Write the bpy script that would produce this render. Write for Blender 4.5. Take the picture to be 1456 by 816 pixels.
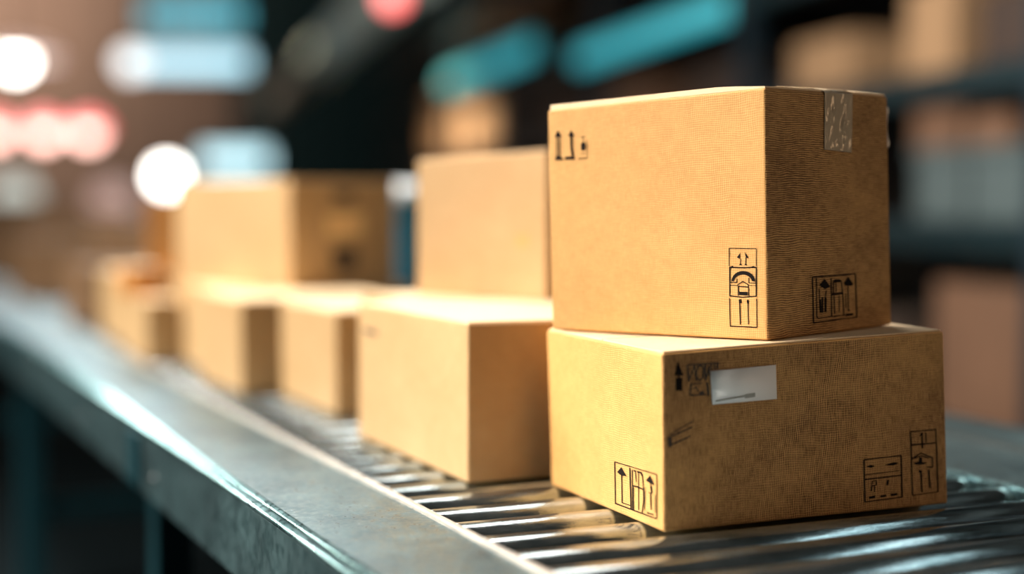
import bpy, bmesh, math, random
from mathutils import Vector, Matrix, noise
random.seed(7)
S = bpy.context.scene
for o in list(bpy.data.objects): bpy.data.objects.remove(o)
COL = S.collection
BZ = 0.75                      # height of the roller tops above the floor

# ------------------------------------------------------------------ camera
F = 2150.0; W, H = 1456, 816
YAW, PITCH, ROLL, CH = math.radians(24.46), math.radians(3.274), math.radians(0.2), 0.3519
fw = Vector((math.sin(YAW)*math.cos(PITCH), math.cos(YAW)*math.cos(PITCH), -math.sin(PITCH)))
r0 = Vector((math.cos(YAW), -math.sin(YAW), 0)); u0 = r0.cross(fw)
rt = r0*math.cos(ROLL) + u0*math.sin(ROLL); up = u0*math.cos(ROLL) - r0*math.sin(ROLL)
CP = Vector((0, 0, BZ + CH))
cd = bpy.data.cameras.new('camera'); cam = bpy.data.objects.new('camera', cd); COL.objects.link(cam)
M = Matrix((( rt.x, up.x, -fw.x, CP.x), (rt.y, up.y, -fw.y, CP.y), (rt.z, up.z, -fw.z, CP.z), (0, 0, 0, 1)))
cam.matrix_world = M
cd.sensor_width = 36; cd.lens = F/W*36; cd.clip_start = .05; cd.clip_end = 100
cd.dof.use_dof = True; cd.dof.focus_distance = 1.69; cd.dof.aperture_fstop = cd.lens/1000/0.066
cd.dof.aperture_blades = 0
S.camera = cam

def ray(px): return fw + rt*((px[0]-W/2)/F) - up*((px[1]-H/2)/F)
def proj(P):
    d = P - CP; z = d.dot(fw); return (W/2 + F*d.dot(rt)/z, H/2 - F*d.dot(up)/z)
def onz(px, z):                       # point of a horizontal plane (height above the rollers)
    d = ray(px); return CP + d*((z-CH)/d.z)
def over(b, px):                      # point nearly straight above b, seen at px
    d = ray(px); t = (b.x*d.x + b.y*d.y)/(d.x**2 + d.y**2); return CP + d*t
def at(px, py, depth): return CP + ray((px, py))*depth

# ------------------------------------------------------------------ world, exposure, lights
wd = bpy.data.worlds.new('world'); S.world = wd; wd.use_nodes = True
bg = wd.node_tree.nodes['Background']; bg.inputs[0].default_value = (.02, .09, .11, 1); bg.inputs[1].default_value = 0.3
S.view_settings.view_transform = 'Standard'; S.view_settings.look = 'None'
S.view_settings.gamma = 1; S.view_settings.use_curve_mapping = False; S.view_settings.exposure = 0.0

def area(name, loc, target, sx, sy, power, color, spread=180):
    l = bpy.data.lights.new(name, 'AREA'); l.shape = 'RECTANGLE'; l.size = sx; l.size_y = sy
    l.energy = power; l.color = color; l.spread = math.radians(spread)
    o = bpy.data.objects.new(name, l); COL.objects.link(o); o.location = loc
    o.rotation_euler = (Vector(target)-Vector(loc)).to_track_quat('-Z', 'Y').to_euler()
    return o
area('key_light', (-3.0, 3.5, 2.9), (.9, 1.9, .8), 1.0, 1.2, 310, (1, .92, .81))
area('side_fill_light', (-3.6, 1.8, 2.2), (.85, 1.30, 1.0), .5, .5, 7, (1, .90, .77), 28)  # added unseen lamp lifting the left face of the upper front carton
area('rail_fill_light', (1.55, 9.0, 3.1), (.6, 2.8, .75), 2.6, 1.2, 9, (.80, .96, 1), 60)  # added unseen panel that brightens the left rail with a pale sheen
area('top_light', (-.2, 3.5, 3.7), (.95, 2.0, .9), 1.2, 1.0, 230, (1, .94, .86))  # unseen overhead lamp, added to whiten the carton lids
area('front_fill_light', (2.95, -.35, 1.65), (1.1, 1.45, .95), .7, .7, 10, (1, .60, .32))
area('roller_fill_light', (1.55, 3.3, 3.8), (.9, 2.4, .8), 1.0, .8, 26, (1, .97, .92))  # unseen fill added to brighten the far rollers
area('roller_streak_light', (2.7, .9, 2.7), (1.3, 1.2, .7), 1.7, .22, 4, (.72, .95, 1))  # added long panel for cool streaks on the near rollers
area('rack_fill_light', (1.6, 4.2, 4.4), (4.4, 5.2, 1.3), 1.6, 1.2, 9, (1, .74, .50))  # unseen warm fill added for the cartons on the rack
area('far_wall_wash_light', (.8, 19.0, 5.0), (2.0, 22., 2.8), 2.4, 1, 290, (1, .70, .56))  # unseen wash added to brighten the far wall

# ------------------------------------------------------------------ helpers
def mat(name): 
    m = bpy.data.materials.new(name); m.use_nodes = True
    return m, m.node_tree.nodes, m.node_tree.links, m.node_tree.nodes['Principled BSDF']
def simple(name, col, rough=.5, metal=0, emit=None, es=0, noise_amt=0.0, scale=20):
    m, n, l, b = mat(name)
    b.inputs['Base Color'].default_value = (*col, 1); b.inputs['Roughness'].default_value = rough
    b.inputs['Metallic'].default_value = metal
    if emit: b.inputs['Emission Color'].default_value = (*emit, 1); b.inputs['Emission Strength'].default_value = es
    if noise_amt:
        tc = n.new('ShaderNodeTexCoord'); t = n.new('ShaderNodeTexNoise'); t.inputs['Scale'].default_value = scale; t.inputs['Detail'].default_value = 6
        l.new(tc.outputs['Object'], t.inputs['Vector'])
        mx = n.new('ShaderNodeMix'); mx.data_type = 'RGBA'
        mx.inputs['A'].default_value = (*[c*(1-noise_amt) for c in col], 1); mx.inputs['B'].default_value = (*[min(1, c*(1+noise_amt)) for c in col], 1)
        l.new(t.outputs['Fac'], mx.inputs['Factor']); l.new(mx.outputs['Result'], b.inputs['Base Color'])
    return m
def math_node(n, l, op, a, bval):
    x = n.new('ShaderNodeMath'); x.operation = op
    for i, v in enumerate((a, bval)):
        if isinstance(v, (int, float)): x.inputs[i].default_value = v
        else: l.new(v, x.inputs[i])
    return x.outputs[0]
def cardboard(name, c1, c2, hor=1.0, ver=1.0, amp=.5, freq=430):
    """kraft board: mottled colour with a fine woven rib pattern; hor / ver weigh the two rib directions"""
    m, n, l, b = mat(name)
    tc = n.new('ShaderNodeTexCoord'); sp = n.new('ShaderNodeSeparateXYZ'); l.new(tc.outputs['UV'], sp.inputs[0])
    def nz(scale, det, vec=tc.outputs['UV'], dist=0):
        t = n.new('ShaderNodeTexNoise'); t.inputs['Scale'].default_value = scale; t.inputs['Detail'].default_value = det
        t.inputs['Distortion'].default_value = dist; l.new(vec, t.inputs['Vector']); return t.outputs['Fac']
    wob = math_node(n, l, 'MULTIPLY', nz(22, 3), .010)
    k = freq*2*math.pi
    u = math_node(n, l, 'SINE', math_node(n, l, 'MULTIPLY', math_node(n, l, 'ADD', sp.outputs[0], wob), k), 0)
    v = math_node(n, l, 'SINE', math_node(n, l, 'MULTIPLY', math_node(n, l, 'ADD', sp.outputs[1], wob), k*.96), 0)
    mp = n.new('ShaderNodeMapping'); mp.inputs['Scale'].default_value = (1, 9, 1); l.new(tc.outputs['UV'], mp.inputs[0])
    mp2 = n.new('ShaderNodeMapping'); mp2.inputs['Scale'].default_value = (9, 1, 1); l.new(tc.outputs['UV'], mp2.inputs[0])
    nu = nz(80, 4, mp.outputs[0]); nv = nz(80, 4, mp2.outputs[0])
    patch = nz(14, 5)
    ribs = math_node(n, l, 'ADD', math_node(n, l, 'MULTIPLY', math_node(n, l, 'MULTIPLY', u, ver), nv), math_node(n, l, 'MULTIPLY', math_node(n, l, 'MULTIPLY', v, hor), nu))
    thr = math_node(n, l, 'ADD', math_node(n, l, 'MULTIPLY', math_node(n, l, 'SUBTRACT', nu, .5), 1.6*hor), math_node(n, l, 'MULTIPLY', math_node(n, l, 'SUBTRACT', nv, .5), 1.6*ver))
    weave = math_node(n, l, 'MULTIPLY', math_node(n, l, 'ADD', ribs, thr), amp)
    big = nz(7, 6, dist=.6); fine = nz(55, 6); 
    f = math_node(n, l, 'ADD', math_node(n, l, 'MULTIPLY', math_node(n, l, 'SUBTRACT', big, .5), .9), .52)
    f = math_node(n, l, 'ADD', f, math_node(n, l, 'MULTIPLY', math_node(n, l, 'SUBTRACT', fine, .5), .5))
    f = math_node(n, l, 'ADD', f, math_node(n, l, 'MULTIPLY', weave, math_node(n, l, 'ADD', patch, .15)))
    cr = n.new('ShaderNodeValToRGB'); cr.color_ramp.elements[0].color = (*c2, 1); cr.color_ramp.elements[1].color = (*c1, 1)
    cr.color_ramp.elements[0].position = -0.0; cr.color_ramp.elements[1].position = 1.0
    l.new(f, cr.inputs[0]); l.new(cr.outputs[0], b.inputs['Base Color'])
    bp = n.new('ShaderNodeBump'); bp.inputs['Strength'].default_value = .3; bp.inputs['Distance'].default_value = .0006
    l.new(weave, bp.inputs['Height']); l.new(bp.outputs[0], b.inputs['Normal'])
    b.inputs['Roughness'].default_value = .62; b.inputs['Specular IOR Level'].default_value = .3
    return m
KRAFT = (.69, .385, .135); KD = (.47, .23, .062)
m_weave = cardboard('kraft_cross_weave', KRAFT, KD, 1, 1, .8)
m_ribh = cardboard('kraft_horizontal_ribs_shaded', (.66, .37, .13), (.10, .038, .010), 1.3, .5, 1.0)  # real ribs, their dark tone also deepened for the shaded right face
m_ribv = cardboard('kraft_vertical_ribs_shaded', (.66, .37, .13), (.10, .038, .010), .6, 1.2, 1.0)  # upright ribs; dark tone also puts right-side shading into the colour
m_litlid = cardboard('kraft_lit_lid', (.86, .68, .46), (.74, .52, .30), .3, .3, .1)  # paler than the body: strong light on the lids put into the colour
m_plain = cardboard('kraft_plain', (.54, .36, .185), (.40, .24, .10), .4, .4, .3)
m_orange = cardboard('kraft_orange', (.50, .225, .06), (.38, .15, .035), .4, .4, .12)
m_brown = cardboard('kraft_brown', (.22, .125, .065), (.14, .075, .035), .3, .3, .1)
m_ink = simple('printing_ink', (.010, .007, .006), .8); m_ink.node_tree.nodes['Principled BSDF'].inputs['Specular IOR Level'].default_value = .08
m_ink2 = simple('faded_ink', (.05, .035, .025), .8)
m_ink3 = simple('light_print', (.85, .55, .24), .6)
m_label = simple('label_paper', (.90, .91, .91), .5, noise_amt=.03)
m_smudge = simple('grey_print', (.36, .38, .36), .5)
m_tape = simple('packing_tape', (.46, .37, .26), .2, noise_amt=.1, scale=60)
m_tapew = simple('white_tape', (.8, .78, .74), .35)
m_white_in = simple('cut_board_edge', (.80, .66, .46), .6)

def link(name, me, m=None, parent=None):
    o = bpy.data.objects.new(name, me); COL.objects.link(o)
    for x in (m if isinstance(m, (list, tuple)) else [m]):
        if x: me.materials.append(x)
    if parent: o.parent = parent
    return o
def tag(o, label=None, cat=None, group=None, kind=None):
    if label: o['label'] = label
    if cat: o['category'] = cat
    if group: o['group'] = group
    if kind: o['kind'] = kind
    return o
def empty(name, loc=(0, 0, 0), rz=0):
    o = bpy.data.objects.new(name, None); o.empty_display_size = .05; COL.objects.link(o)
    o.location = loc; o.rotation_euler = (0, 0, rz); return o
def fix_parent(child, root):          # child built in world space under a moved root
    child.parent = root
    child.matrix_parent_inverse = (Matrix.Translation(root.location) @ root.rotation_euler.to_matrix().to_4x4()).inverted()
def mesh(name, vs, fs, smooth=False, uvs=None, mi=None):
    me = bpy.data.meshes.new(name); me.from_pydata([tuple(v) for v in vs], [], fs)
    if uvs:
        ul = me.uv_layers.new(name='UVMap')
        for p in me.polygons:
            for li, t in zip(p.loop_indices, uvs[p.index]): ul.data[li].uv = t
    if mi: 
        for p, k in zip(me.polygons, mi): p.material_index = k
    if smooth:
        for p in me.polygons: p.use_smooth = True
    me.update(); return me
def bevel(o, w, seg=3):
    b = o.modifiers.new('bevel', 'BEVEL'); b.width = w; b.segments = seg; b.limit_method = 'ANGLE'; b.angle_limit = math.radians(40)
    b.harden_normals = False
    return o
def box_bm(bm, x0, x1, y0, y1, z0, z1):
    v = [bm.verts.new((x, y, z)) for z in (z0, z1) for x, y in ((x0, y0), (x1, y0), (x1, y1), (x0, y1))]
    for f in ((0, 3, 2, 1), (4, 5, 6, 7), (0, 1, 5, 4), (1, 2, 6, 5), (2, 3, 7, 6), (3, 0, 4, 7)): bm.faces.new([v[i] for i in f])
def cyl_bm(bm, p, q, r, seg=24, caps=True, r2=None):
    p, q = Vector(p), Vector(q); d = (q-p).normalized(); a = d.orthogonal().normalized(); b = d.cross(a); r2 = r if r2 is None else r2
    A = [bm.verts.new(p + (a*math.cos(t)+b*math.sin(t))*r) for t in [2*math.pi*i/seg for i in range(seg)]]
    B = [bm.verts.new(q + (a*math.cos(t)+b*math.sin(t))*r2) for t in [2*math.pi*i/seg for i in range(seg)]]
    for i in range(seg):
        f = bm.faces.new((A[i], A[(i+1) % seg], B[(i+1) % seg], B[i])); f.smooth = True
    if caps: bm.faces.new(A[::-1]); bm.faces.new(B)
def fin(name, bm, m, parent=None, bev=0):
    bmesh.ops.recalc_face_normals(bm, faces=bm.faces)
    me = bpy.data.meshes.new(name); bm.to_mesh(me); bm.free(); o = link(name, me, m, parent)
    if bev: bevel(o, bev, 2)
    return o
def prism(name, poly, y0, y1, m, parent=None, bev=0):   # outline in x,z swept along y
    bm = bmesh.new(); A = [bm.verts.new((x, y0, z)) for x, z in poly]; B = [bm.verts.new((x, y1, z)) for x, z in poly]
    n = len(poly)
    for i in range(n): bm.faces.new((A[i], A[(i+1) % n], B[(i+1) % n], B[i]))
    bm.faces.new(A); bm.faces.new(B); return fin(name, bm, m, parent, bev)

# ------------------------------------------------------------------ setting
m_floor, n, l, b = mat('dark_concrete')
tc = n.new('ShaderNodeTexCoord'); t = n.new('ShaderNodeTexNoise'); t.inputs['Scale'].default_value = 1.4; t.inputs['Detail'].default_value = 8
l.new(tc.outputs['Object'], t.inputs[0]); cr = n.new('ShaderNodeValToRGB'); cr.color_ramp.elements[0].color = (.002, .005, .007, 1); cr.color_ramp.elements[1].color = (.006, .012, .014, 1)
l.new(t.outputs['Fac'], cr.inputs[0]); l.new(cr.outputs[0], b.inputs[0]); b.inputs['Roughness'].default_value = .9; b.inputs['Specular IOR Level'].default_value = .1
m_wall = simple('dark_wall_paint', (.05, .055, .06), .8, noise_amt=.3, scale=1.2)
m_wallw = simple('brown_wall_paint', (.30, .24, .19), .8, noise_amt=.25, scale=1.2)
m_ceil = simple('ceiling_sheet', (.035, .04, .042), .8, noise_amt=.2, scale=2)
def slab(name, x0, x1, y0, y1, z0, z1, m):
    bm = bmesh.new(); box_bm(bm, x0, x1, y0, y1, z0, z1); return tag(fin(name, bm, m), kind='structure')
slab('floor', -7, 11, -4, 22, -.1, 0, m_floor)
slab('ceiling', -7, 11, -4, 22, 5.5, 5.6, m_ceil)
slab('wall_back', -7, 11, 22, 22.1, 0, 5.5, m_wallw)
slab('wall_left', -7.1, -7, -4, 22, 0, 5.5, m_wall)
slab('wall_right', 11, 11.1, -4, 22, 0, 5.5, m_wall)
slab('wall_front', -7, 11, -4.1, -4, 0, 5.5, m_wall)

m_backdrop = simple('dark_teal_backdrop', (.012, .05, .06), .6, .2, noise_amt=.2)  # added dark ribbed backdrop that darkens the right of the back wall
bm = bmesh.new(); x_ = 5.5
while x_ < 10.8: box_bm(bm, x_, x_+.24, 21.88, 21.98, .01, 5.3); box_bm(bm, x_+.24, x_+.30, 21.92, 21.98, .01, 5.3); x_ += .30
tag(fin('dark_backdrop_1', bm, m_backdrop), kind='structure')

# ------------------------------------------------------------------ conveyor
XI, XO, XR, XR2 = .612, .450, 1.330, 1.700
Y0, Y1 = .55, 11.0
def worn_metal(name, col, col2, rough, dirt, scale, metal=.85, bump=.15, stretch=(1, 1, 1)):
    m, n, l, b = mat(name)
    tc = n.new('ShaderNodeTexCoord'); mp = n.new('ShaderNodeMapping'); mp.inputs['Scale'].default_value = stretch; l.new(tc.outputs['Object'], mp.inputs[0])
    t = n.new('ShaderNodeTexNoise'); t.inputs['Scale'].default_value = scale; t.inputs['Detail'].default_value = 9; t.inputs['Roughness'].default_value = .65; l.new(mp.outputs[0], t.inputs[0])
    t2 = n.new('ShaderNodeTexNoise'); t2.inputs['Scale'].default_value = scale*9; t2.inputs['Detail'].default_value = 6; l.new(mp.outputs[0], t2.inputs[0])
    cr = n.new('ShaderNodeValToRGB'); cr.color_ramp.elements[0].color = (*col2, 1); cr.color_ramp.elements[1].color = (*col, 1)
    cr.color_ramp.elements[0].position = .35; cr.color_ramp.elements[1].position = .62; l.new(t.outputs['Fac'], cr.inputs[0])
    vo = n.new('ShaderNodeTexVoronoi'); vo.inputs['Scale'].default_value = scale*3.1; l.new(mp.outputs[0], vo.inputs[0])
    pit = n.new('ShaderNodeValToRGB'); pit.color_ramp.elements[0].color = (.25, .25, .25, 1); pit.color_ramp.elements[1].color = (1, 1, 1, 1)
    pit.color_ramp.elements[0].position = .03; pit.color_ramp.elements[1].position = .09; l.new(vo.outputs['Distance'], pit.inputs[0])
    mx = n.new('ShaderNodeMix'); mx.data_type = 'RGBA'; mx.blend_type = 'MULTIPLY'; mx.inputs['Factor'].default_value = dirt
    l.new(cr.outputs[0], mx.inputs['A']); l.new(pit.outputs[0], mx.inputs['B']); l.new(mx.outputs['Result'], b.inputs['Base Color'])
    mr = n.new('ShaderNodeMapRange'); mr.inputs['From Min'].default_value = .3; mr.inputs['From Max'].default_value = .7
    mr.inputs['To Min'].default_value = rough*.7; mr.inputs['To Max'].default_value = rough*1.5; l.new(t2.outputs['Fac'], mr.inputs['Value']); l.new(mr.outputs[0], b.inputs['Roughness'])
    bp = n.new('ShaderNodeBump'); bp.inputs['Strength'].default_value = bump; bp.inputs['Distance'].default_value = .002; l.new(t.outputs['Fac'], bp.inputs['Height'])
    l.new(bp.outputs[0], b.inputs['Normal']); b.inputs['Metallic'].default_value = metal
    return m
m_rail = worn_metal('worn_rail_steel', (.15, .22, .235), (.08, .125, .14), .36, .6, 14, .75, .5)
m_side = worn_metal('side_panel_steel', (.045, .09, .10), (.018, .04, .046), .5, .4, 9, .6, .3)
m_lip = worn_metal('pale_lip_steel', (.62, .58, .52), (.44, .42, .39), .38, .3, 18, .5, .2)
m_edge = worn_metal('polished_edge_steel', (.26, .42, .45), (.14, .26, .28), .3, .3, 14, .9, .2)
m_roller = worn_metal('roller_steel', (.50, .56, .57), (.20, .25, .26), .12, .5, 9, .95, .25, (1.2, 5, 5))
m_teal = simple('teal_frame_paint', (.008, .05, .065), .4, .3, noise_amt=.2)
m_axle = simple('axle_steel', (.15, .17, .17), .35, .9)

conv = tag(empty('roller_conveyor', (1.0, Y0, 0)), 'long steel roller conveyor carrying the cartons, grey side rails and bare metal rollers', 'conveyor')
def sub(o): fix_parent(o, conv); return o
def strip(name, x0, x1, z0, z1, m, bev=.0015):
    bm = bmesh.new(); box_bm(bm, x0, x1, Y0, Y1, BZ+z0, BZ+z1); return fin(name, bm, m, None, bev)
# left side rail: top plate, folded outer edge with two rounded beads, side panel
rail = sub(strip('side_rail', XO+.016, XI-.004, -.006, -.001, m_rail))
pl = [(XO, -.112), (XO, -.022), (XO+.003, -.012), (XO+.010, -.008), (XO+.010, -.115), (XO+.03, -.115), (XO+.03, -.112)]
side = sub(prism('side_panel', [(x, BZ+z) for x, z in [(XO, -.110), (XO, -.010), (XO+.004, -.010), (XO+.004, -.106), (XO+.035, -.106), (XO+.035, -.110)]], Y0, Y1, m_side, None, .0015))
for k, (dx, dz, r) in enumerate(((.004, -.006, .006), (.0145, -.0035, .0048))):
    bm = bmesh.new(); cyl_bm(bm, (XO+dx, Y0, BZ+dz), (XO+dx, Y1, BZ+dz), r, 16); sub(fin('edge_bead', bm, m_edge))
sub(strip('inner_lip', XI-.005, XI+.005, -.03, .0038, m_lip, .002))
# small dark bolts on the rail
for y in (1.28, 1.62, 2.3, 3.0, 3.8, 4.6, 5.6):
    bm = bmesh.new(); cyl_bm(bm, (XO-.004, y, BZ-.075), (XO+.002, y, BZ-.075), .008, 6); sub(fin('bolt', bm, m_axle))
# right side rail
rr = sub(strip('side_rail', XR+.006, XR2, -.006, .000, m_rail))
sub(strip('inner_lip', XR-.004, XR+.005, -.03, .004, m_edge, .002))
sub(strip('side_panel', XR2-.004, XR2, -.11, -.006, m_side))
sub(strip('raised_track', XR+.19, XR+.215, 0, .006, m_axle, .001))
bm = bmesh.new(); box_bm(bm, XI, XI+.004, Y0, Y1, BZ-.10, BZ-.031); box_bm(bm, XR, XR+.004, Y0, Y1, BZ-.10, BZ-.031); sub(fin('axle_channel', bm, m_side))
# under tray that closes the bed below the rollers
bm = bmesh.new(); box_bm(bm, XI+.004, XR, Y0, Y1, BZ-.112, BZ-.106); sub(fin('under_tray', bm, m_axle))
# rollers
P = .0757; RR = .0315
bm = bmesh.new(); xa, xb = XI+.009, XR-.006
prof = [(xa, .006), (xa, RR-.004), (xa+.0015, RR-.001), (xa+.004, RR), (xb-.004, RR), (xb-.0015, RR-.001), (xb, RR-.004), (xb, .006)]
rings = []
for x, r in prof: rings.append([bm.verts.new((x, r*math.cos(t), r*math.sin(t))) for t in [2*math.pi*i/48 for i in range(48)]])
for a, b_ in zip(rings, rings[1:]):
    for i in range(48):
        f = bm.faces.new((a[i], a[(i+1) % 48], b_[(i+1) % 48], b_[i])); f.smooth = True
bm.faces.new(rings[0]); bm.faces.new(rings[-1])
bmesh.ops.recalc_face_normals(bm, faces=bm.faces); mer = bpy.data.meshes.new('roller'); bm.to_mesh(mer); bm.free(); mer.materials.append(m_roller)
bm = bmesh.new(); cyl_bm(bm, (XI+.0045, 0, 0), (XR-.0005, 0, 0), .0058, 6); mea = bpy.data.meshes.new('axle'); bm.to_mesh(mea); bm.free(); mea.materials.append(m_axle)
yy = 1.36 - P*9; k = 0
far = bmesh.new()
while yy < Y1-.05:
    if k < 82:
        o = bpy.data.objects.new('roller', mer); COL.objects.link(o); o.location = (0, yy, BZ-RR); o.rotation_euler = (k*1.7, 0, 0); fix_parent(o, conv)
        a = bpy.data.objects.new('axle', mea); COL.objects.link(a); a.parent = o
    else: cyl_bm(far, (xa, yy, BZ-RR), (xb, yy, BZ-RR), RR, 20)
    yy += P; k += 1
ft = sub(fin('roller', far, m_roller)); ft['kind'] = 'stuff'
# legs with feet and cross braces
for y in (.62, 2.45, 4.3, 6.2, 8.1, 10.2):
    for x in (XO+.055, XR2-.10):
        bm = bmesh.new(); box_bm(bm, x-.03, x+.03, y-.03, y+.03, .012, BZ-.112); lg = sub(fin('leg', bm, m_teal, None, .004))
        bm = bmesh.new(); box_bm(bm, x-.07, x+.07, y-.07, y+.07, 0, .012); ft = fin('foot_plate', bm, m_axle); ft.parent = lg; ft.matrix_parent_inverse = Matrix.Identity(4)
    bm = bmesh.new(); box_bm(bm, XO+.085, XR2-.13, y-.02, y+.02, .22, .27); sub(fin('cross_brace', bm, m_teal, None, .003))
    bm = bmesh.new(); box_bm(bm, XO-.006, XO-.0005, y-.045, y+.045, BZ-.106, BZ-.02); sub(fin('bracket', bm, m_teal, None, .002))

# ------------------------------------------------------------------ cartons
def lerp(a, b, t): return a + (b-a)*t
class Carton:
    """corners named F (front edge), L (left back), R (right back), B (far back); b = bottom, t = top"""
    def __init__(s, base, top):
        s.b = dict(zip('FLRB', base)); s.t = dict(zip('FLRB', top))
    def face(s, k):                       # bottom-left, bottom-right, top-right, top-left seen from outside
        a, c = {'left': 'LF', 'right': 'FR', 'backr': 'RB', 'backl': 'BL'}[k]
        return s.b[a], s.b[c], s.t[c], s.t[a]
    def pt(s, k, u, v, off=0.0):
        q = s.face(k); p = lerp(lerp(q[0], q[1], u), lerp(q[3], q[2], u), v)
        nrm = (q[1]-q[0]).cross(q[3]-q[0]).normalized(); return p + nrm*off
    def uv(s, k, px):                     # where on a face a pixel falls
        u, v = .5, .5
        for _ in range(25):
            p = proj(s.pt(k, u, v)); e = (px[0]-p[0], px[1]-p[1])
            pu = proj(s.pt(k, u+1e-3, v)); pv = proj(s.pt(k, u, v+1e-3))
            a, c = (pu[0]-p[0])*1e3, (pu[1]-p[1])*1e3; b2, d = (pv[0]-p[0])*1e3, (pv[1]-p[1])*1e3
            D = a*d-b2*c; u += (e[0]*d-e[1]*b2)/D; v += (a*e[1]-c*e[0])/D
        return u, v
def grid_face(q, n, m_, flip=False):
    vs = []; fs = []; uv = []
    lu = (q[1]-q[0]).length; lv = (q[3]-q[0]).length
    for j in range(m_+1):
        for i in range(n+1): vs.append(lerp(lerp(q[0], q[1], i/n), lerp(q[3], q[2], i/n), j/m_))
    for j in range(m_):
        for i in range(n):
            a = j*(n+1)+i; f = [a, a+1, a+n+2, a+n+1]; t = [(i/n*lu, j/m_*lv), ((i+1)/n*lu, j/m_*lv), ((i+1)/n*lu, (j+1)/m_*lv), (i/n*lu, (j+1)/m_*lv)]
            fs.append(f); uv.append(t)
    return vs, fs, uv
def carton(name, c, mats, label, group, flaps='x', puff=(0, 0), n=8, bev=.0028, rough_edges=.0007, seed=0, flap_mat=None):
    """root empty, body, four-flap lid seam; mats = (left, right, rest)"""
    base = c.b['F']; root = tag(empty(name, (base.x, base.y, base.z)), label, 'box', group)
    V = []; Fc = []; U = []; MI = []
    quads = [(c.face('left'), 0), (c.face('right'), 1), (c.face('backr'), 2), (c.face('backl'), 2),
             ((c.t['F'], c.t['R'], c.t['B'], c.t['L']), 2), ((c.b['L'], c.b['B'], c.b['R'], c.b['F']), 2)]
    for i, (q, mi) in enumerate(quads):
        vs, fs, uv = grid_face(q, n, n); o = len(V); V += vs
        Fc += [[x+o for x in f] for f in fs]; U += [[(a+i*1.37, b_+i*.71) for a, b_ in t] for t in uv]; MI += [mi]*len(fs)
    me = mesh('carton_body', V, Fc, False, U, MI)
    bm = bmesh.new(); bm.from_mesh(me); bmesh.ops.remove_doubles(bm, verts=bm.verts, dist=1e-5); bmesh.ops.recalc_face_normals(bm, faces=bm.faces)
    cen = sum((v.co for v in bm.verts), Vector())/len(bm.verts)
    bm.to_mesh(me); bm.free()
    body = link('carton_body', me, list(mats)); fix_parent(body, root); bevel(body, bev, 3)
    # closed top flaps: two boards meeting at a seam
    q = (c.t['F'], c.t['R'], c.t['B'], c.t['L'])
    if flaps == 'y': q = (q[3], q[0], q[1], q[2])         # seam runs the other way
    th = .0016
    for side_ in (0, 1):
        v0, v1 = (.012, .4965) if side_ == 0 else (.5035, .988)
        if flaps == 'y': pass
        vs = []; N = 14
        for lay in (0, 1):
            for j in range(N+1):
                for i in range(N+1):
                    u_ = lerp(.008, .992, i/N); v_ = lerp(v0, v1, j/N)
                    p = lerp(lerp(q[0], q[1], u_), lerp(q[3], q[2], u_), v_)
                    z = lay*th + .0002 + lay* .0006*math.sin(3+i*.7+seed)*math.sin(j*.5+seed)**2
                    if puff[1] and lay:
                        # the lid bulges up from its near edge
                        if flaps == 'y': s_ = (1-u_)*(q[1]-q[0]).length; e_ = v_; 
                        else: s_ = v_*(q[3]-q[0]).length; e_ = u_
                        if flaps == 'y':
                            # near (right-face) edge is the F..R side = u_=1 line
                            z += min((1-u_)*(q[1]-q[0]).length, .055)*math.tan(math.radians(lerp(puff[0], puff[1], v_)))
                    vs.append(p + Vector((0, 0, z)))
        fs = []; K = (N+1)**2; uv = []
        def add(f): fs.append(f); uv.append([(vs[x].x*1.0+2, vs[x].y*1.0+vs[x].z) for x in f])
        for j in range(N):
            for i in range(N):
                a = j*(N+1)+i; add([a, a+N+1, a+N+2, a+1]); add([K+a, K+a+1, K+a+N+2, K+a+N+1])
        for i in range(N):
            add([i, i+1, K+i+1, K+i]); a = N*(N+1)+i; add([a+1, a, K+a, K+a+1])
            a = i*(N+1); add([a+N+1, a, K+a, K+a+N+1]); a = i*(N+1)+N; add([a, a+N+1, K+a+N+1, K+a])
        fl = link('top_flap', mesh('top_flap', vs, fs, False, uv), flap_mat or (m_brown if mats[2] is m_brown else m_litlid)); fix_parent(fl, root)
    return root, body
def print_mark(root, c, k, polys, strokes, name='handling_symbol', m=None, wscale=1.0, off=.0006, label=None):
    """ink: filled outlines and pen strokes given on the face of the carton"""
    bm = bmesh.new(); W3 = []
    def P3(p): return c.pt(k, *c.uv(k, p), off)
    for poly in polys:
        f = bm.faces.new([bm.verts.new(P3(p)) for p in poly])
    for st in strokes:
        w = st[0]*wscale; pts = st[1]
        for a, b_ in zip(pts, pts[1:]):
            d = Vector((b_[0]-a[0], b_[1]-a[1])); 
            if d.length < 1e-6: continue
            d.normalize(); e = d*w*.25; nn = Vector((-d.y, d.x))*w/2
            q = [(a[0]-e.x+nn.x, a[1]-e.y+nn.y), (b_[0]+e.x+nn.x, b_[1]+e.y+nn.y), (b_[0]+e.x-nn.x, b_[1]+e.y-nn.y), (a[0]-e.x-nn.x, a[1]-e.y-nn.y)]
            bm.faces.new([bm.verts.new(P3(p)) for p in q])
    bmesh.ops.triangulate(bm, faces=[f for f in bm.faces if len(f.verts) > 4])
    nrm = c.pt(k, .5, .5, 1)-c.pt(k, .5, .5, 0)
    for f in bm.faces:
        f.normal_update()
        if f.normal.dot(nrm) < 0: f.normal_flip()
    me = bpy.data.meshes.new(name); bm.to_mesh(me); bm.free(); o = link(name, me, m or m_ink); fix_parent(o, root)
    if label: o['label'] = label
    return o
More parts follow.
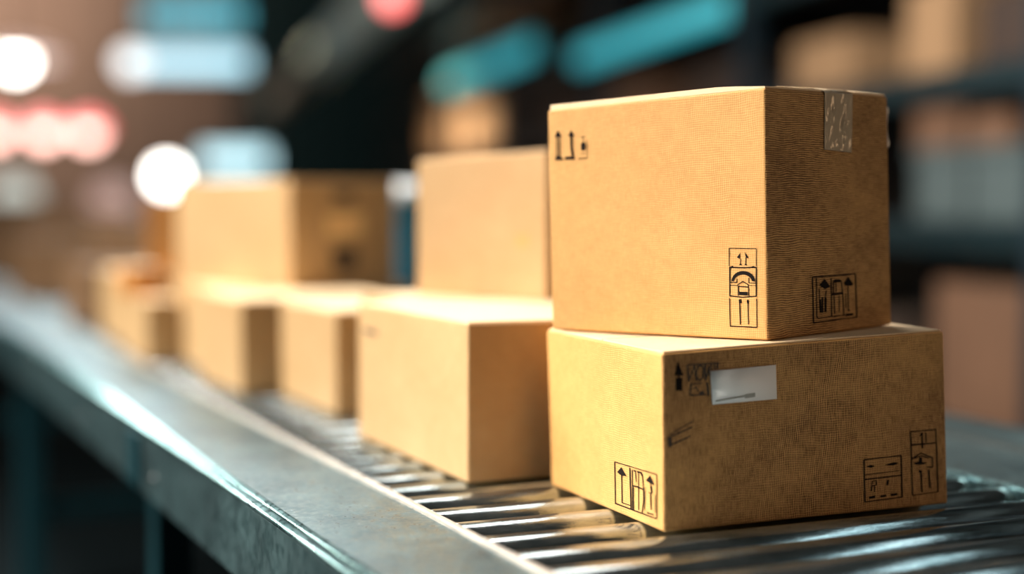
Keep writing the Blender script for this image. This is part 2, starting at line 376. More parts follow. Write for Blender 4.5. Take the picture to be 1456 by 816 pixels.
def sheet(name, c, k, quad, m, root, thick=.0004, off=.0004, wr=0.0, nx=2, ny=2, label=None):
    """a thin sheet (label, tape) lying on a face; quad = its corners tl, tr, br, bl in the photograph"""
    q = [c.uv(k, p) for p in quad]; vs = []; fs = []
    for lay in (0, 1):
        for j in range(ny+1):
            for i in range(nx+1):
                a = [lerp(q[0][x], q[1][x], i/nx) for x in (0, 1)]; b_ = [lerp(q[3][x], q[2][x], i/nx) for x in (0, 1)]
                u, v = lerp(a[0], b_[0], j/ny), lerp(a[1], b_[1], j/ny)
                z = off + lay*thick
                if wr and lay: z += wr*math.sin(math.pi*i/nx)**.6*max(0, noise.fractal(Vector((i/nx*5.5+j/ny*1.5, j/ny*2.2, 3.3)), .7, 2.1, 4))**1.0
                vs.append(c.pt(k, u, v, z))
    K = (nx+1)*(ny+1)
    for j in range(ny):
        for i in range(nx):
            a = j*(nx+1)+i; fs.append([a, a+1, a+nx+2, a+nx+1]); fs.append([K+a, K+a+nx+1, K+a+nx+2, K+a+1])
    for i in range(nx):
        fs.append([i, K+i, K+i+1, i+1]); a = ny*(nx+1)+i; fs.append([a, a+1, K+a+1, K+a])
    for j in range(ny):
        a = j*(nx+1); fs.append([a, a+nx+1, K+a+nx+1, K+a]); a += nx; fs.append([a, K+a, K+a+nx+1, a+nx+1])
    o = link(name, mesh(name, vs, fs, True), m); fix_parent(o, root)
    if label: o['label'] = label
    return o

# --- lower front carton
LIFT = .0005
def para(F_, L_, R_): return L_ + R_ - F_
fb, lb, rb = [onz(p, LIFT) for p in ((944, 757), (784, 689), (1348, 716))]
ft_, lt, rt_ = over(fb, (942, 503)), over(lb, (777, 469)), over(rb, (1342, 471))
L1 = Carton((fb, lb, rb, para(fb, lb, rb)), (ft_, lt, rt_, para(ft_, lt, rt_)))
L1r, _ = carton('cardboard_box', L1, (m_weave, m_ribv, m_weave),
    'large front carton at the bottom, directly on the rollers, with a blank white label', 'cartons on the roller conveyor', flaps='x', n=10)
# printed arrows box on the short left side
print_mark(L1r, L1, 'left', [[(884, 664), (878, 671), (884, 676), (891.5, 677)], [(925, 675.5), (919, 683), (925, 687), (931.5, 690)], [(920, 727.5), (930, 731), (931, 733), (921, 730)]],
    [(1.3, [(874.5, 656.5), (934.5, 674.5)]), (1.3, [(934.5, 674.5), (934.5, 737)]), (1.8, [(875.5, 715.5), (934, 737.5)]), (1.3, [(874.5, 656.5), (875.5, 715.5)]),
     (1.3, [(884.5, 675), (885, 714.5), (896.5, 718.5)]), (1.6, [(896, 665.5), (897.8, 723)]), (1.1, [(899.5, 668), (900, 724)]),
     (2.2, [(902, 669), (904.5, 670)]), (2.4, [(907, 670.5), (912, 672), (914, 676)]), (1, [(904, 670), (905, 685)]), (.9, [(908.5, 672), (908.5, 725)]),
     (2, [(901, 690.5), (907, 692), (914.5, 695.5)]), (1.3, [(914, 676), (915.5, 697), (915.8, 712), (913.5, 729)]), (1, [(901, 692), (901.5, 725)]),
     (1.2, [(925.6, 688), (926, 697)]), (2.2, [(926.5, 692), (927.5, 700)]), (1.2, [(923, 700), (928, 701)]), (1.6, [(925.5, 701), (926.5, 724)]), (.8, [(918, 693), (917, 725)]), (.8, [(932, 704), (932, 728)])])
# worn arrow, worn letters
print_mark(L1r, L1, 'right', [[(963.5, 513), (959, 533.5), (971.5, 534)], [(960.5, 537), (970, 537), (970, 555.5), (960.5, 555)]], [(2, [(965, 534), (965, 538)])], 'handling_symbol')
print_mark(L1r, L1, 'right', [], [(2.2, [(977, 520), (979, 542)]), (2, [(977, 519), (1022, 516)]), (2, [(979, 542), (987, 520)]), (2, [(987, 520), (990, 541)]),
    (2, [(991, 522), (996, 519), (1000, 524), (999, 537), (994, 541), (990, 535), (991, 522)]), (2.6, [(1002, 519), (1003, 540)]), (2, [(1003, 540), (1008, 521), (1008, 534)]),
    (2, [(1011, 518), (1011, 526)]), (2, [(1016, 518), (1016, 525)]), (2, [(1020, 517), (1020, 524)]), (2, [(982, 547), (981, 561), (986, 562)]), (1.5, [(981, 546), (998, 545)]),
    (1.6, [(986, 552), (990, 550), (992, 556)]), (4, [(995, 559), (1000, 558)]), (3, [(1005, 544), (1007, 562)]), (1.6, [(982, 562), (1004, 561)])], 'worn_lettering', m_ink2)
print_mark(L1r, L1, 'right', [[(949, 622), (954, 620), (955, 635), (950, 636)]], [(1.8, [(953, 621), (984, 607)]), (2, [(955, 632), (981, 620)]), (1.2, [(952, 618), (986, 598)])], 'ink_scuff', m_ink2)
sheet('shipping_label', L1, 'right', ((1009, 527.5), (1102, 518.5), (1103.5, 567), (1012, 575)), m_label, L1r, thick=.0005, off=.0011, label='blank white paper label')
print_mark(L1r, L1, 'right', [[(1016, 571), (1016, 569), (1058, 561.5), (1058, 564)], [(1058, 560.5), (1072.5, 558), (1072.5, 564), (1058, 566)]], [], 'label_print', m_smudge, off=.0019)
print_mark(L1r, L1, 'right', [[(1231, 663), (1238, 661), (1244, 662.5), (1238, 665)], [(1257, 661), (1270, 657), (1278, 658), (1270, 661.5)], [(1235, 706), (1244, 704), (1244, 708), (1236, 709)], [(1251, 704.5), (1259, 703), (1260, 706), (1252, 707)], [(1266, 702), (1275, 700.5), (1276, 703.5), (1267, 705)]],
    [(1.5, [(1228.5, 653.5), (1281, 647.5), (1282.5, 706.5), (1229.8, 713.5), (1228.5, 653.5)]), (1.1, [(1230, 675), (1278, 669)]), (1.7, [(1230, 681.5), (1281, 675.5)]),
     (1.2, [(1240, 684), (1238.5, 698)]), (1.2, [(1240, 684), (1246, 683), (1246, 689), (1240, 691)]), (2.4, [(1262.5, 683), (1261, 689)]), (1, [(1243, 691), (1243, 699)])])
print_mark(L1r, L1, 'right', [[(1299, 658), (1306, 656), (1318, 657.5), (1312, 660), (1301, 660.5)], [(1307, 650), (1310, 650), (1311, 658), (1306, 658)], [(1317, 663), (1326, 663), (1326, 665), (1318, 664.5)]],
    [(1.4, [(1294.5, 613.5), (1330.5, 610.5), (1333.5, 699), (1297.5, 704), (1294.5, 613.5)]), (1.8, [(1295.5, 632.5), (1330, 629.5)]), (1.8, [(1311, 615), (1311, 637)]), (1.6, [(1308, 620), (1311, 615)]),
     (1.2, [(1316, 615), (1316.5, 629)]), (1.6, [(1296, 652.5), (1309, 644), (1325, 650.5)]), (1.4, [(1300, 651), (1310, 648), (1320, 651)]), (1.4, [(1325.5, 651), (1326, 664)]),
     (3, [(1307, 670), (1309.5, 670)]), (1.8, [(1309, 670), (1311, 699)]), (2, [(1320, 668), (1322.5, 693)])])

# --- upper front carton, resting on the lid of the lower one
TOPN = (rt_-ft_).cross(lt-ft_).normalized()
def on_lid(px, lift=.0032):
    d = ray(px); p0 = ft_ + Vector((0, 0, lift)); t = (p0-CP).dot(TOPN)/d.dot(TOPN); return CP + d*t
fb2, lb2, rb2 = on_lid((1092, 484)), on_lid((785, 468.5)), on_lid((1268, 461.5))
ft2, lt2, rt2 = over(fb2, (1088, 124.5)), over(lb2, (778, 157)), over(rb2, (1262, 137))
U1 = Carton((fb2, lb2, rb2, para(fb2, lb2, rb2)), (ft2, lt2, rt2, para(ft2, lt2, rt2)))
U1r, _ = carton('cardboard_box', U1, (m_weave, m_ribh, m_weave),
    'tall front carton stacked on the lower front one, with grey tape over its top edge', 'cartons on the roller conveyor', flaps='y', puff=(4.6, 10.5), n=10)
print_mark(U1r, U1, 'left', [[(793.5, 185), (789, 195), (799, 195)], [(812.5, 184.5), (808, 194), (817, 194)], [(792, 222), (797, 222), (801, 226), (801, 227.5), (789.5, 227.5), (789.5, 225)], [(803.5, 223), (816, 222), (818.5, 226.5), (804, 227)],
    [(826.5, 204), (828, 202.5), (832, 202.5), (832.5, 204), (832.5, 212), (831, 214), (827.5, 214), (826.5, 212)]],
    [(3.4, [(812.5, 193), (813, 210), (815, 222)]), (1, [(791.5, 195), (792, 222)]), (1, [(796, 195), (796.5, 222)]), (1, [(826, 194.5), (833, 194.5)]), (1.3, [(823, 226), (835, 225)]), (.8, [(829, 195), (829.5, 202)]), (.8, [(826, 218), (833, 218)]), (.7, [(834.5, 200), (835.5, 225)])]
    + [(1.1, [(791.5, y), (797, y+.5)]) for y in range(197, 222, 3)])
arc = lambda cx, cy, rx, ry, a0, a1, n_=12: [(cx+rx*math.cos(math.radians(a0+(a1-a0)*i/n_)), cy-ry*math.sin(math.radians(a0+(a1-a0)*i/n_))) for i in range(n_+1)]
print_mark(U1r, U1, 'left', [[(1053, 359), (1048, 366), (1052, 368)], [(1059, 358), (1061, 366.5), (1065, 367)], [(1051, 377), (1053, 374), (1056, 377)], [(1058.5, 377), (1060.5, 374), (1063, 377)], [(1039, 379), (1042.5, 377.5), (1043, 379.5)], [(1068, 379), (1072, 378), (1074, 380)],
    arc(1057, 400, 16.8, 15, 180, 0) + arc(1056.5, 401, 13, 10.5, 8, 172), [(1051, 414.5), (1063, 415), (1063, 420), (1051, 419.5)],
    [(1050.5, 426), (1054, 425), (1055, 431), (1051, 431)], [(1062, 427), (1064.5, 425.5), (1065, 431), (1062.5, 431)]],
    [(1, [(1037, 353), (1075.5, 353.5), (1075.5, 378)]), (1, [(1037, 353), (1037, 378)]), (1.8, [(1038, 380), (1057, 380.5), (1075, 380)]), (1.6, [(1037.8, 380), (1038, 420.5), (1056, 422.5), (1075.5, 421)]), (1.6, [(1075.5, 380), (1075.5, 421)]),
     (1.1, [(1038, 401.5), (1048, 401.5), (1048, 396)]), (1.1, [(1065, 395), (1065, 402), (1075, 402.5)]), (1, [(1038, 405.5), (1049, 406)]), (1.2, [(1049, 405), (1056.5, 400), (1064.5, 405), (1064.5, 420)]), (1.4, [(1050, 407), (1050, 420)]), (1.5, [(1050, 407), (1064, 408)]), (.8, [(1066, 406), (1075, 406)]),
     (1.1, [(1053.5, 368), (1053, 375)]), (1.1, [(1060.8, 366), (1060.5, 375)]),
     (1.2, [(1037.5, 424), (1038.5, 463.5)]), (1.5, [(1038.5, 463.5), (1076.5, 465.5)]), (1.2, [(1076, 425), (1076.5, 465)]), (1.4, [(1052, 430), (1053, 461)]), (1.3, [(1063.5, 430), (1064.5, 461)])])
print_mark(U1r, U1, 'right', [[(1172, 396.5), (1164.5, 405.5), (1172, 411), (1177.5, 409), (1180, 407)], [(1184, 399), (1187, 397), (1194, 397), (1196, 399.5), (1194, 401.5), (1186, 401.5)], [(1206, 393.5), (1199.5, 402.5), (1201, 406), (1211, 406.5), (1212.5, 403.5)], [(1201.5, 446), (1212, 445), (1213, 447.5), (1210, 449), (1202, 449)]],
    [(1.6, [(1155, 394), (1216, 389.5)]), (1.6, [(1216, 389.5), (1218, 450)]), (1.8, [(1156.5, 459), (1218, 450.5)]), (1.5, [(1155, 394), (1156.5, 459)]), (1.1, [(1160.5, 396), (1161, 450), (1163, 452.5)]),
     (1.3, [(1162.5, 452.5), (1182, 449.5)]), (1.4, [(1181.5, 396), (1182.3, 449)]), (1.4, [(1183, 450), (1200, 448)]), (2.3, [(1165.5, 426), (1166.5, 444)]), (2.3, [(1169, 423), (1169, 444)]), (2.8, [(1173.5, 424), (1173.5, 443)]),
     (1, [(1164.5, 411), (1165, 425)]), (1, [(1174.5, 413), (1173, 425)]), (1.2, [(1185, 400), (1184.5, 417)]), (1.2, [(1196, 400), (1198, 418), (1199.5, 447)]), (2.8, [(1182.5, 418.5), (1197, 417)]), (.9, [(1188, 402), (1188.5, 415)]), (1.3, [(1185.5, 421), (1186.5, 446)]), (1, [(1193, 420), (1193, 444)]),
     (1.1, [(1205.5, 407), (1206, 441)]), (1, [(1202, 417), (1202.5, 438)]), (2, [(1205, 441), (1207.5, 441)])])
sheet('packing_tape', U1, 'right', ((1171.5, 130), (1211.5, 133.5), (1210, 217), (1171, 212.5)), m_tape, U1r, thick=.0004, off=.0007, wr=.0045, nx=30, ny=44, label='wrinkled grey packing tape')
# the tape carries on over the lid
q0, q1 = U1.pt('right', U1.uv('right', (1171.5, 130))[0], 1), U1.pt('right', U1.uv('right', (1211.5, 133))[0], 1)
dl = (U1.t['L']-U1.t['F'])
vs = []; fs = []; NN = 20
for i in range(NN+1):
    s_ = i/NN*.96; rise = .004 + min(s_*dl.length, .055)*math.tan(math.radians(7.6)) if i else .001
    for q in (q0, q1): vs.append(q + dl*s_ + Vector((0, 0, rise)) + (Vector() if i else (U1.pt('right', .5, 1, .0012)-U1.pt('right', .5, 1, 0))))
for i in range(NN): fs.append([2*i, 2*i+1, 2*i+3, 2*i+2])
o = link('packing_tape', mesh('packing_tape', vs, fs, True), m_tape); fix_parent(o, U1r)
sm = o.modifiers.new('solid', 'SOLIDIFY'); sm.thickness = .0004
# curled end of white tape on the far right edge
e0 = U1.pt('backr', .0, U1.uv('right', (1262, 152))[1]); e1 = U1.pt('backr', .0, U1.uv('right', (1263, 209))[1])
nb = (U1.pt('backr', 0, .5, 1)-U1.pt('backr', 0, .5, 0)); ab = (U1.b['B']-U1.b['R']).normalized()
vs = []; fs = []; NJ = 18
for j in range(NJ+1):
    t = j/NJ; p = lerp(e0, e1, t)
    bul = .0012 + .0042*(math.exp(-((t-.08)/.09)**2)+1.15*math.exp(-((t-.9)/.10)**2)) + .0012*math.sin(t*9)
    for i in range(6): 
        w_ = i/5; vs.append(p + ab*(.0015+.04*w_) + nb*(bul*(1-w_)**2 + .0008))
for j in range(NJ):
    for i in range(5): a = j*6+i; fs.append([a, a+1, a+7, a+6])
o = link('packing_tape', mesh('packing_tape', vs, fs, True), m_tapew); fix_parent(o, U1r); o['label'] = 'curled white tape end'
sm = o.modifiers.new('solid', 'SOLIDIFY'); sm.thickness = .0006

# --- cartons further along the conveyor: plain boxes given by front corner, sizes, turn
def plain(F_, ang, wr, wl, z0, h, **kw):
    a = math.radians(ang); R_ = Vector((math.cos(a), math.sin(a), 0)); L_ = Vector((-math.sin(a), math.cos(a), 0))
    b0 = Vector((F_[0], F_[1], BZ+z0)); hh = Vector((0, 0, h))
    return Carton((b0, b0+L_*wl, b0+R_*wr, b0+L_*wl+R_*wr), (b0+hh, b0+L_*wl+hh, b0+R_*wr+hh, b0+L_*wl+R_*wr+hh))
G = 'cartons on the roller conveyor'
def add(c, mats, label, flaps='x', **kw): return carton('cardboard_box', c, mats, label, G, flaps=flaps, n=4, **kw)[0]
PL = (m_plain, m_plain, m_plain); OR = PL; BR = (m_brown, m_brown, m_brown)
Z1 = .0005
# middle lower
M1 = plain((.722, 1.718), .3, .305, .417, Z1, .1985)
M1r = add(M1, PL, 'plain carton on the rollers just left of the front stack, its lid bare')
print_mark(M1r, M1, 'left', [[(514, 466), (534, 470), (538, 477), (522, 474)]], [], 'ink_scuff', m_ink2)
zt = .2015
M1b = plain((.80, 2.147), 0, .36, .20, Z1, .1985)
add(M1b, PL, 'low carton mostly hidden behind the box left of the front stack')
# middle upper
a2 = math.degrees(math.atan2(1.0-.88, 2.287-2.056))
U2 = plain((.985, 2.04), a2, .27, .26, zt, .2205)
for kk, dz in (('L', -.008), ('F', .004), ('R', .006), ('B', -.004)): U2.t[kk] = U2.t[kk] + Vector((0, 0, dz))
U2r = add(U2, PL, 'big pale carton stacked just behind the tall taped front carton', flaps='y')
print_mark(U2r, U2, 'left', [[(735, 335), (750, 334), (751, 350), (736, 351)]], [], 'ink_scuff', simple('orange_stain', (.52, .29, .08), .6))
# third row
L3 = plain((.758, 2.36), 2, .27, .29, Z1, .168)
add(L3, PL, 'small carton on the rollers, directly left of the plain one with a bare lid')
L4 = plain((.685, 2.69), 3, .31, .265, Z1, .168)
add(L4, OR, 'small carton with a dark shaded end, under the left corner of the labelled one')
Bx = plain((.71, 3.0), 0, .42, .38, Z1, .168)
add(Bx, PL, 'low carton hidden beneath the labelled upper carton, brightened lid showing')
U3 = plain((.845, 2.925), 20, .275, .42, .171, .219)
U3r = add(U3, PL, 'upper carton with an orange end bearing a pale patch between two dark marks', flaps='y')
print_mark(U3r, U3, 'right', [[(464, 305), (516, 303), (517, 335), (465, 337)]], [], 'pale_patch', m_ink3)
print_mark(U3r, U3, 'right', [[(474, 272), (504, 271), (501, 286), (477, 287)], [(472, 353), (508, 351), (503, 386), (479, 388)]], [], 'handling_symbol', m_ink2)
# blue tote with a pale lid
tote = tag(empty('plastic_tote', (1.34, 3.42, BZ)), 'blue plastic tote with a pale lid, in the narrow gap between the upper cartons', 'tote')
m_blue = simple('blue_plastic', (.02, .20, .33), .4, noise_amt=.1); m_lid = simple('pale_lid_plastic', (.62, .66, .68), .4)
bm = bmesh.new()
def ring(z, dx, dy, r=.03, cx=1.34, cy=3.42):
    return [bm.verts.new((cx+sx*(dx-r)+r*math.cos(t), cy+sy*(dy-r)+r*math.sin(t), BZ+z)) for sx, sy, a0 in ((1, 1, 0), (-1, 1, 90), (-1, -1, 180), (1, -1, 270)) for t in [math.radians(a0+k*22.5) for k in range(5)]]
rs = [ring(.0045, .150, .215), ring(.16, .165, .228), ring(.33, .172, .238), ring(.335, .180, .246), ring(.352, .180, .246)]
for a, b_ in zip(rs, rs[1:]):
    for i in range(20): bm.faces.new((a[i], a[(i+1) % 20], b_[(i+1) % 20], b_[i]))
bm.faces.new(rs[0]); bm.faces.new(rs[-1]); fix_parent(fin('tote_body', bm, m_blue), tote)
bm = bmesh.new(); rs = [ring(.3525, .184, .250), ring(.375, .184, .250), ring(.392, .16, .226)]
for a, b_ in zip(rs, rs[1:]):
    for i in range(20): bm.faces.new((a[i], a[(i+1) % 20], b_[(i+1) % 20], b_[i]))
bm.faces.new(rs[0]); bm.faces.new(rs[-1]); fix_parent(fin('lid', bm, m_lid, None, .004), tote)
# fourth row
L5 = plain((.635, 3.30), 2, .30, .0, Z1, .13)
L5 = plain((.631, 3.29 - 0), 0, .070, .27, Z1, .132)
add(L5, OR, 'narrow low carton at the left rail, in line behind the small ones')
L5s = plain((.628, 3.42), 8, .065, .11, .134, .065)
add(L5s, (m_orange, m_orange, m_orange), 'tiny orange packet lying on the narrow low carton', flaps='y')
D = plain((.66, 3.66), 0, .40, .40, Z1, .168)
add(D, PL, 'low carton under the deep orange one, far along the conveyor')
U4 = plain((.715, 3.70), -11, .33, .30, .171, .178)
add(U4, (m_orange, m_orange, m_orange), 'deep orange carton on top, left of the labelled upper carton')
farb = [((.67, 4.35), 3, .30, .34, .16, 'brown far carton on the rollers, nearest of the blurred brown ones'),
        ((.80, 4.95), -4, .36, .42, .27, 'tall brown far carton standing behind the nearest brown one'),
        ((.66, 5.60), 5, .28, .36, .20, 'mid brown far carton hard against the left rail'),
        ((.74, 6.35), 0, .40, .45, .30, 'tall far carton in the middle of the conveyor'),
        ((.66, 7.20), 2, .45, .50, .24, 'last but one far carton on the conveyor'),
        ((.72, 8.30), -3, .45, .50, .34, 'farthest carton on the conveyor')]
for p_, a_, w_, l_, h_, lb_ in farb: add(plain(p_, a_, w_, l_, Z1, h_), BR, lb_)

# ------------------------------------------------------------------ racking on the right
RA = math.radians(11.93)
m_upr = simple('dark_rack_upright', (.012, .03, .045), .45, .3); m_beam = simple('teal_rack_beam', (.004, .022, .028), .5, .3, noise_amt=.2)
m_deck = simple('rack_decking', (.02, .02, .022), .7); m_grey = simple('grey_tote_plastic', (.09, .125, .13), .5, noise_amt=.1)
rack = tag(empty('storage_rack', (0, 0, 0), -RA), 'tall dark pallet rack with teal beams standing behind the conveyor', 'rack')
RX, RD = 2.5, .95
levels = [BZ+CH-1.0, BZ+CH-.73, BZ+CH-.06, BZ+CH+.44, BZ+CH+.95, BZ+CH+1.55, BZ+CH+2.3]
levels = levels[1:]
S0, S1 = 1.6, 18.4
ups = [S0+2.4*i for i in range(8)]
for s_ in ups:
    for d_ in (0, RD):
        bm = bmesh.new(); box_bm(bm, RX+d_-.04, RX+d_+.04, s_-.045, s_+.045, .008, 3.7); u_ = fin('upright', bm, m_upr, rack, .004)
        bm = bmesh.new(); box_bm(bm, RX+d_-.08, RX+d_+.08, s_-.08, s_+.08, 0, .008); fin('foot_plate', bm, m_deck, u_)
    for k in range(5):
        bm = bmesh.new(); z = .3+.65*k; cyl_bm(bm, (RX+.03, s_, z), (RX+RD-.03, s_, z+(.5 if k % 2 else -.0)), .014, 8)
        fin('cross_brace', bm, m_upr, rack)
for a, b_ in zip(ups, ups[1:]):
    for z in levels:
        for d_ in (0, RD):
            bm = bmesh.new(); box_bm(bm, RX+d_-.025, RX+d_+.025, a+.046, b_-.046, z-.10, z-.004); fin('beam', bm, m_beam, rack, .004)
        bm = bmesh.new(); box_bm(bm, RX-.0, RX+RD, a+.046, b_-.046, z-.004, z); fin('shelf_deck', bm, m_deck, rack)
cR, sR = math.cos(-RA), math.sin(-RA)
def rw(x, s_): return Vector((x*cR - s_*sR, x*sR + s_*cR, 0))
def rbox(s0, s1, z, h, m, label, dep=.5, inset=.03, name='cardboard_box', turn=0, group='cartons on the racking'):
    p = rw(RX+inset, s0); root = tag(empty(name, (p.x, p.y, z), -RA+math.radians(turn)), label, 'box' if name == 'cardboard_box' else 'tote', group)
    bm = bmesh.new(); box_bm(bm, 0, dep, 0, s1-s0, .0005, h)
    o = fin('carton_body' if name == 'cardboard_box' else 'tote_body', bm, m, root, .006)
    if name == 'cardboard_box':
        bm = bmesh.new(); w_ = (s1-s0)/2
        box_bm(bm, .004, dep-.004, .004, w_-.003, h, h+.003); fin('top_flap', bm, m, root)
        bm = bmesh.new(); box_bm(bm, .004, dep-.004, w_+.003, 2*w_-.004, h, h+.003); fin('top_flap', bm, m, root)
        bm = bmesh.new(); box_bm(bm, -.001, dep*.6, w_-.025, w_+.025, h+.0031, h+.0036); fin('packing_tape', bm, m_tape, root)
    else:
        bm = bmesh.new(); box_bm(bm, -.012, dep+.012, -.012, s1-s0+.012, h-.03, h); fin('tote_rim', bm, m, root, .004)
    return root
m_far = simple('far_kraft', (.40, .24, .125), .7, noise_amt=.12, scale=4); m_fard = simple('far_brown_kraft', (.17, .088, .05), .7, noise_amt=.3, scale=4)
m_farp = simple('far_pale_kraft', (.75, .50, .30), .7, noise_amt=.1, scale=4); m_drk = simple('dark_carton', (.05, .03, .022), .7, noise_amt=.2)
lv = {n_: z for n_, z in zip(('a', 'b', 'c', 'd', 'e', 'f'), levels)}
rbox(4.02, 4.72, lv['a'], .46, m_fard, 'large peach brown carton on the low shelf, at the right picture edge')
rbox(4.95, 5.45, lv['a'], .30, m_drk, 'dark carton on the low shelf beside the large peach one')
rbox(4.15, 4.50, lv['b'], .24, m_grey, 'grey tote on the shelf at conveyor height, right one of the pair', name='plastic_tote', group='grey totes on the racking')
rbox(4.54, 4.88, lv['b'], .24, m_grey, 'grey tote on the shelf at conveyor height, left one of the pair', name='plastic_tote', group='grey totes on the racking')
rbox(4.25, 4.52, lv['b']+.241, .10, m_fard, 'flat brown carton on top of the right grey tote', dep=.4)
rbox(4.58, 4.90, lv['b']+.241, .15, m_fard, 'brown carton on top of the left grey tote', dep=.4)
rbox(4.63, 4.97, lv['c'], .30, m_far, 'tall tan carton on the upper shelf above the grey totes')
rbox(4.10, 4.45, lv['c'], .22, m_drk, 'dark carton on the upper shelf, nearest the right picture edge')
rbox(5.42, 5.98, lv['c'], .21, m_far, 'wide tan carton on the upper shelf straight above the taped front carton')
rbox(6.6, 7.3, lv['c'], .22, m_drk, 'dark carton on the upper shelf left of the wide tan one')
rbox(8.0, 8.9, lv['c'], .26, m_fard, 'long brown carton half way along the upper shelf')
rbox(9.6, 10.4, lv['c'], .34, m_drk, 'dark carton far along the upper shelf')
rbox(10.8, 11.9, lv['c'], .55, m_drk, 'tall dark carton next to the row of pale ones far along the rack')
area('rack_end_fill_light', tuple(rw(.9, 13.2) + Vector((0, 0, 3.9))), tuple(rw(RX, 13.6) + Vector((0, 0, 1.9))), .8, .8, 60, (1, .76, .52), 70)  # added unseen fill to bring out the pale cartons far along
rbox(12.1, 13.1, lv['c'], .62, m_farp, 'nearest of the three pale cartons far along the rack')
rbox(13.2, 14.2, lv['c'], .62, m_farp, 'middle of the three pale cartons far along the rack')
rbox(14.3, 15.3, lv['c'], .58, m_far, 'farthest of the three pale cartons far along the rack')
rbox(9.0, 9.9, lv['b'], .35, m_fard, 'brown carton on the shelf at conveyor height, far along')
rbox(14.5, 15.6, lv['b'], .40, m_fard, 'reddish brown carton near the far end of the conveyor height shelf')
# added glowing strips for the bright teal bands along the rack beams
m_tealglow = simple('teal_strip_glow', (.1, .4, .45), .3, emit=(.03, .42, .50), es=.9)
m_house = simple('lamp_housing', (.05, .06, .06), .5)
def glow_strip(s0, s1, z, x, label, m, hgt=.13, group='teal glowing strips above the rack'):
    p = rw(x, s0); r_ = tag(empty('glow_strip', (p.x, p.y, z), -RA), label, 'light', group); L_ = s1-s0
    bm = bmesh.new(); box_bm(bm, .025, .06, 0, L_, -hgt/2, hgt/2); fin('housing', bm, m_house, r_)
    bm = bmesh.new(); cyl = hgt/2*.92
    N = 10; A = []; B = []
    for k in range(N+1):
        t = math.pi*k/N; A.append(bm.verts.new((.025-.05*math.sin(t), .01, cyl*math.cos(t)))); B.append(bm.verts.new((.025-.05*math.sin(t), L_-.01, cyl*math.cos(t))))
    for k in range(N): bm.faces.new((A[k], A[k+1], B[k+1], B[k]))
    bm.faces.new(A); bm.faces.new(B); fin('diffuser', bm, m, r_)
    return r_
glow_strip(6.45, 9.0, BZ+CH+.87, RX-.10, 'teal glowing strip on the rack, above the taped front carton', m_tealglow, .14)
glow_strip(10.2, 13.6, BZ+CH+1.06, RX-.10, 'teal glowing strip farther along the rack, left of the other one', m_tealglow, .17)
# overhead duct
dct = tag(empty('air_duct', (0, 0, 0), -RA), 'grey green air duct running overhead towards the far wall', 'duct')
bm = bmesh.new(); zc = BZ+CH+1.28; cyl_bm(bm, (1.3, 8.2, zc), (1.3, 20.5, zc), .17, 24); fin('duct_tube', bm, simple('duct_paint', (.6, .75, .72), .6, 0, noise_amt=.15), dct)
for s_ in (9.5, 12.5, 15.5, 18.5):
    bm = bmesh.new(); cyl_bm(bm, (1.3, s_-.02, zc), (1.3, s_+.02, zc), .178, 24); fin('duct_band', bm, m_axle, dct)
    bm = bmesh.new(); cyl_bm(bm, (1.3, s_, zc+.17), (1.3, s_, 5.5), .008, 8); fin('hanger_rod', bm, m_axle, dct)

# ------------------------------------------------------------------ lamps far down the hall
def glow(name, c, s): return simple(name, (.8, .8, .8), .3, emit=c, es=s)
g_white = glow('white_lamp_glass', (1, .97, .9), 12); g_blue = glow('bluish_lamp_glass', (.50, .86, 1), 1.7); g_pink = glow('pink_lamp_glass', (1, .60, .50), 6)
g_red = glow('red_lamp_glass', (1, .12, .11), 3.2); g_dimteal = glow('dim_teal_lamp_glass', (.05, .32, .40), 1.8); g_dim = glow('dim_lamp_glass', (.8, .85, .75), .8); g_dpk = glow('dim_pink_lamp_glass', (.75, .42, .34), .6)
g_rim = glow('red_rim_glow', (1, .12, .13), 2.2); g_halo = glow('pink_halo_glow', (1, .62, .52), .55)  # glowing red rim and pink halo imitate blurred glare around lamps
def pendant(px, py, depth, rpx, m, label, group, halo=None):
    p = at(px, py, depth); r = rpx*depth/F
    root = tag(empty('pendant_lamp', (p.x, p.y, p.z)), label, 'lamp', group)
    bm = bmesh.new(); bmesh.ops.create_uvsphere(bm, u_segments=24, v_segments=14, radius=r)
    for f in bm.faces: f.smooth = True
    fin('lamp_globe', bm, m, root)
    if halo:
        bm = bmesh.new(); k_, sm_ = halo; N = 28; rings = []
        for rr_, zz in ((r*.5, r*1.25), (r*k_*.8, r*.75), (r*k_, 0), (r*k_*.97, 0), (r*k_*.77, r*.7), (r*.45, r*1.2)):
            rings.append([bm.verts.new((rr_*math.cos(2*math.pi*i/N), rr_*math.sin(2*math.pi*i/N), zz)) for i in range(N)])
        for a, b_ in zip(rings, rings[1:]):
            for i in range(N): bm.faces.new((a[i], a[(i+1) % N], b_[(i+1) % N], b_[i]))
        fin('lamp_halo', bm, sm_, root)
    bm = bmesh.new(); cyl_bm(bm, (0, 0, r*.9), (0, 0, r*1.5), r*.45, 16, r2=r*.25); fin('lamp_cap', bm, m_house, root)
    bm = bmesh.new(); cyl_bm(bm, (0, 0, r*1.4), (0, 0, 5.5-p.z), .006, 8); fin('cord', bm, m_house, root)
    return root
PG = 'globe lamps hanging at the far left'
pendant(237, 250, 11, 18, g_white, 'single round white lamp hanging low, just above the upper cartons', PG)
pendant(22, 85, 9.5, 20, g_white, 'bright white lamp at the upper left picture edge', PG, (3.2, g_halo))
pendant(-8, 187, 10, 18, g_pink, 'leftmost of the row of pinkish lamps, half out of the picture', PG, (1.55, g_rim))
pendant(62, 187, 10, 18, g_pink, 'middle of the three pinkish lamps in a row', PG, (1.55, g_rim))
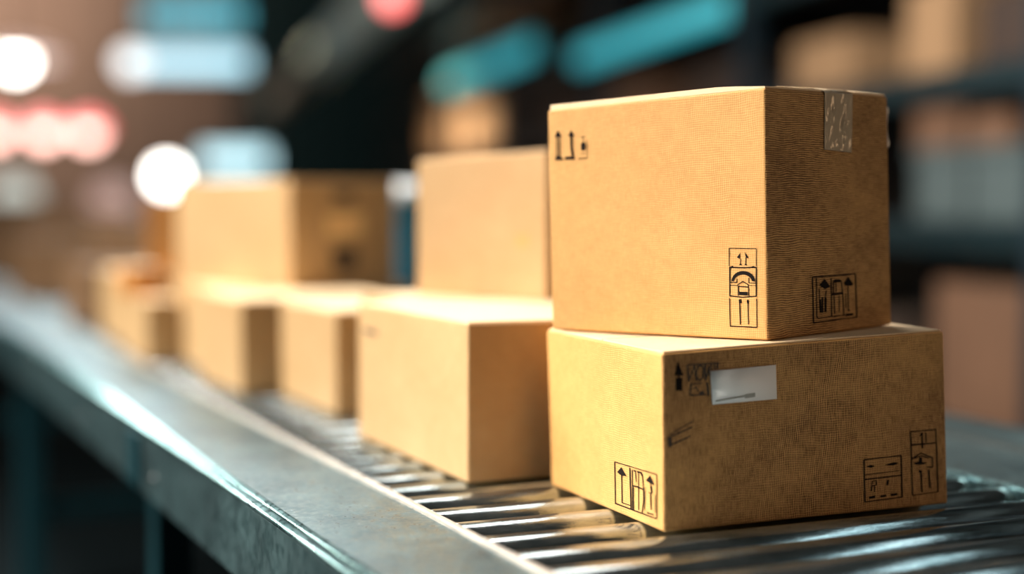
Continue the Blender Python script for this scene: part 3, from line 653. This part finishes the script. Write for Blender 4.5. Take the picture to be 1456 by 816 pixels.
pendant(125, 187, 10, 18, g_pink, 'right end lamp of the row of pinkish lamps', PG, (1.55, g_rim))
pendant(558, -5, 6.6, 20, g_red, 'red lamp hanging at the top edge of the picture', PG)
pendant(20, 282, 12, 34, g_dim, 'dim greyish lamp below the pinkish row, at the left edge', PG)
pendant(160, 285, 12, 30, g_dpk, 'dull pink lamp left of the low round white one', PG)
def tube(px0, px1, py, depth, hpx, m, label, cnt=1):
    a, b_ = at(px0, py, depth), at(px1, py, depth); mid = (a+b_)/2; r = hpx*depth/F; L_ = (b_-a).length; ang = math.atan2(b_.y-a.y, b_.x-a.x)
    root = tag(empty('tube_lamp', (mid.x, mid.y, a.z), ang), label, 'light', 'tube lamps across the far hall')
    bm = bmesh.new(); cyl_bm(bm, (-L_/2, 0, 0), (L_/2, 0, 0), r, 20); fin('lamp_tube', bm, m, root)
    bm = bmesh.new(); box_bm(bm, -L_/2-.03, L_/2+.03, -r, r, r*1.02, r*1.6); fin('housing', bm, m_house, root)
    for sx in (-.4, .4):
        bm = bmesh.new(); cyl_bm(bm, (L_*sx, 0, r*1.6), (L_*sx, 0, 5.5-a.z), .006, 8); fin('hanger_rod', bm, m_house, root)
tube(178, 352, 88, 11, 14, g_blue, 'long bluish white tube lamp at the upper left')
pendant(186, 88, 10.3, 19, glow('soft_white_lamp_glass', (.9, .95, .95), 2.2), 'white round lamp at the left end of the long bluish tube', PG)
tube(205, 345, 22, 12, 16, g_dimteal, 'dim teal tube lamp above the long bluish one')
tube(288, 380, 228, 12.7, 16, glow('pale_blue_lamp_glass', (.5, .78, .85), 2.0), 'short pale blue tube lamp right of the low white globe')
# unseen ceiling luminaires, added to be mirrored in the steel
lum = None
spots = [(x_, y_) for y_ in (4.5, 8.0, 11.5, 15.) for x_ in (-3.0, -.2)]
for i, (x_, y_) in enumerate(spots):
    if lum is None:
        lum = empty('added_ceiling_light', (x_, y_, 5.38)); bm = bmesh.new(); box_bm(bm, -.55, .55, -.14, .14, 0, .10); fin('housing', bm, m_house, lum)
        bm = bmesh.new(); box_bm(bm, -.52, .52, -.12, .12, -.02, 0); fin('diffuser', bm, glow('added_ceiling_glow', (.85, .95, 1), 4), lum)
        for sx in (-.4, .4):
            bm = bmesh.new(); cyl_bm(bm, (sx, 0, .10), (sx, 0, .12), .01, 8); fin('hanger_rod', bm, m_house, lum)
        o = lum
    else:
        o = lum.copy(); COL.objects.link(o); o.location = (x_, y_, 5.38)
        for ch in list(lum.children): c_ = ch.copy(); COL.objects.link(c_); c_.parent = o
    tag(o, 'flat white ceiling luminaire added unseen above the hall', 'light', 'added ceiling luminaires')
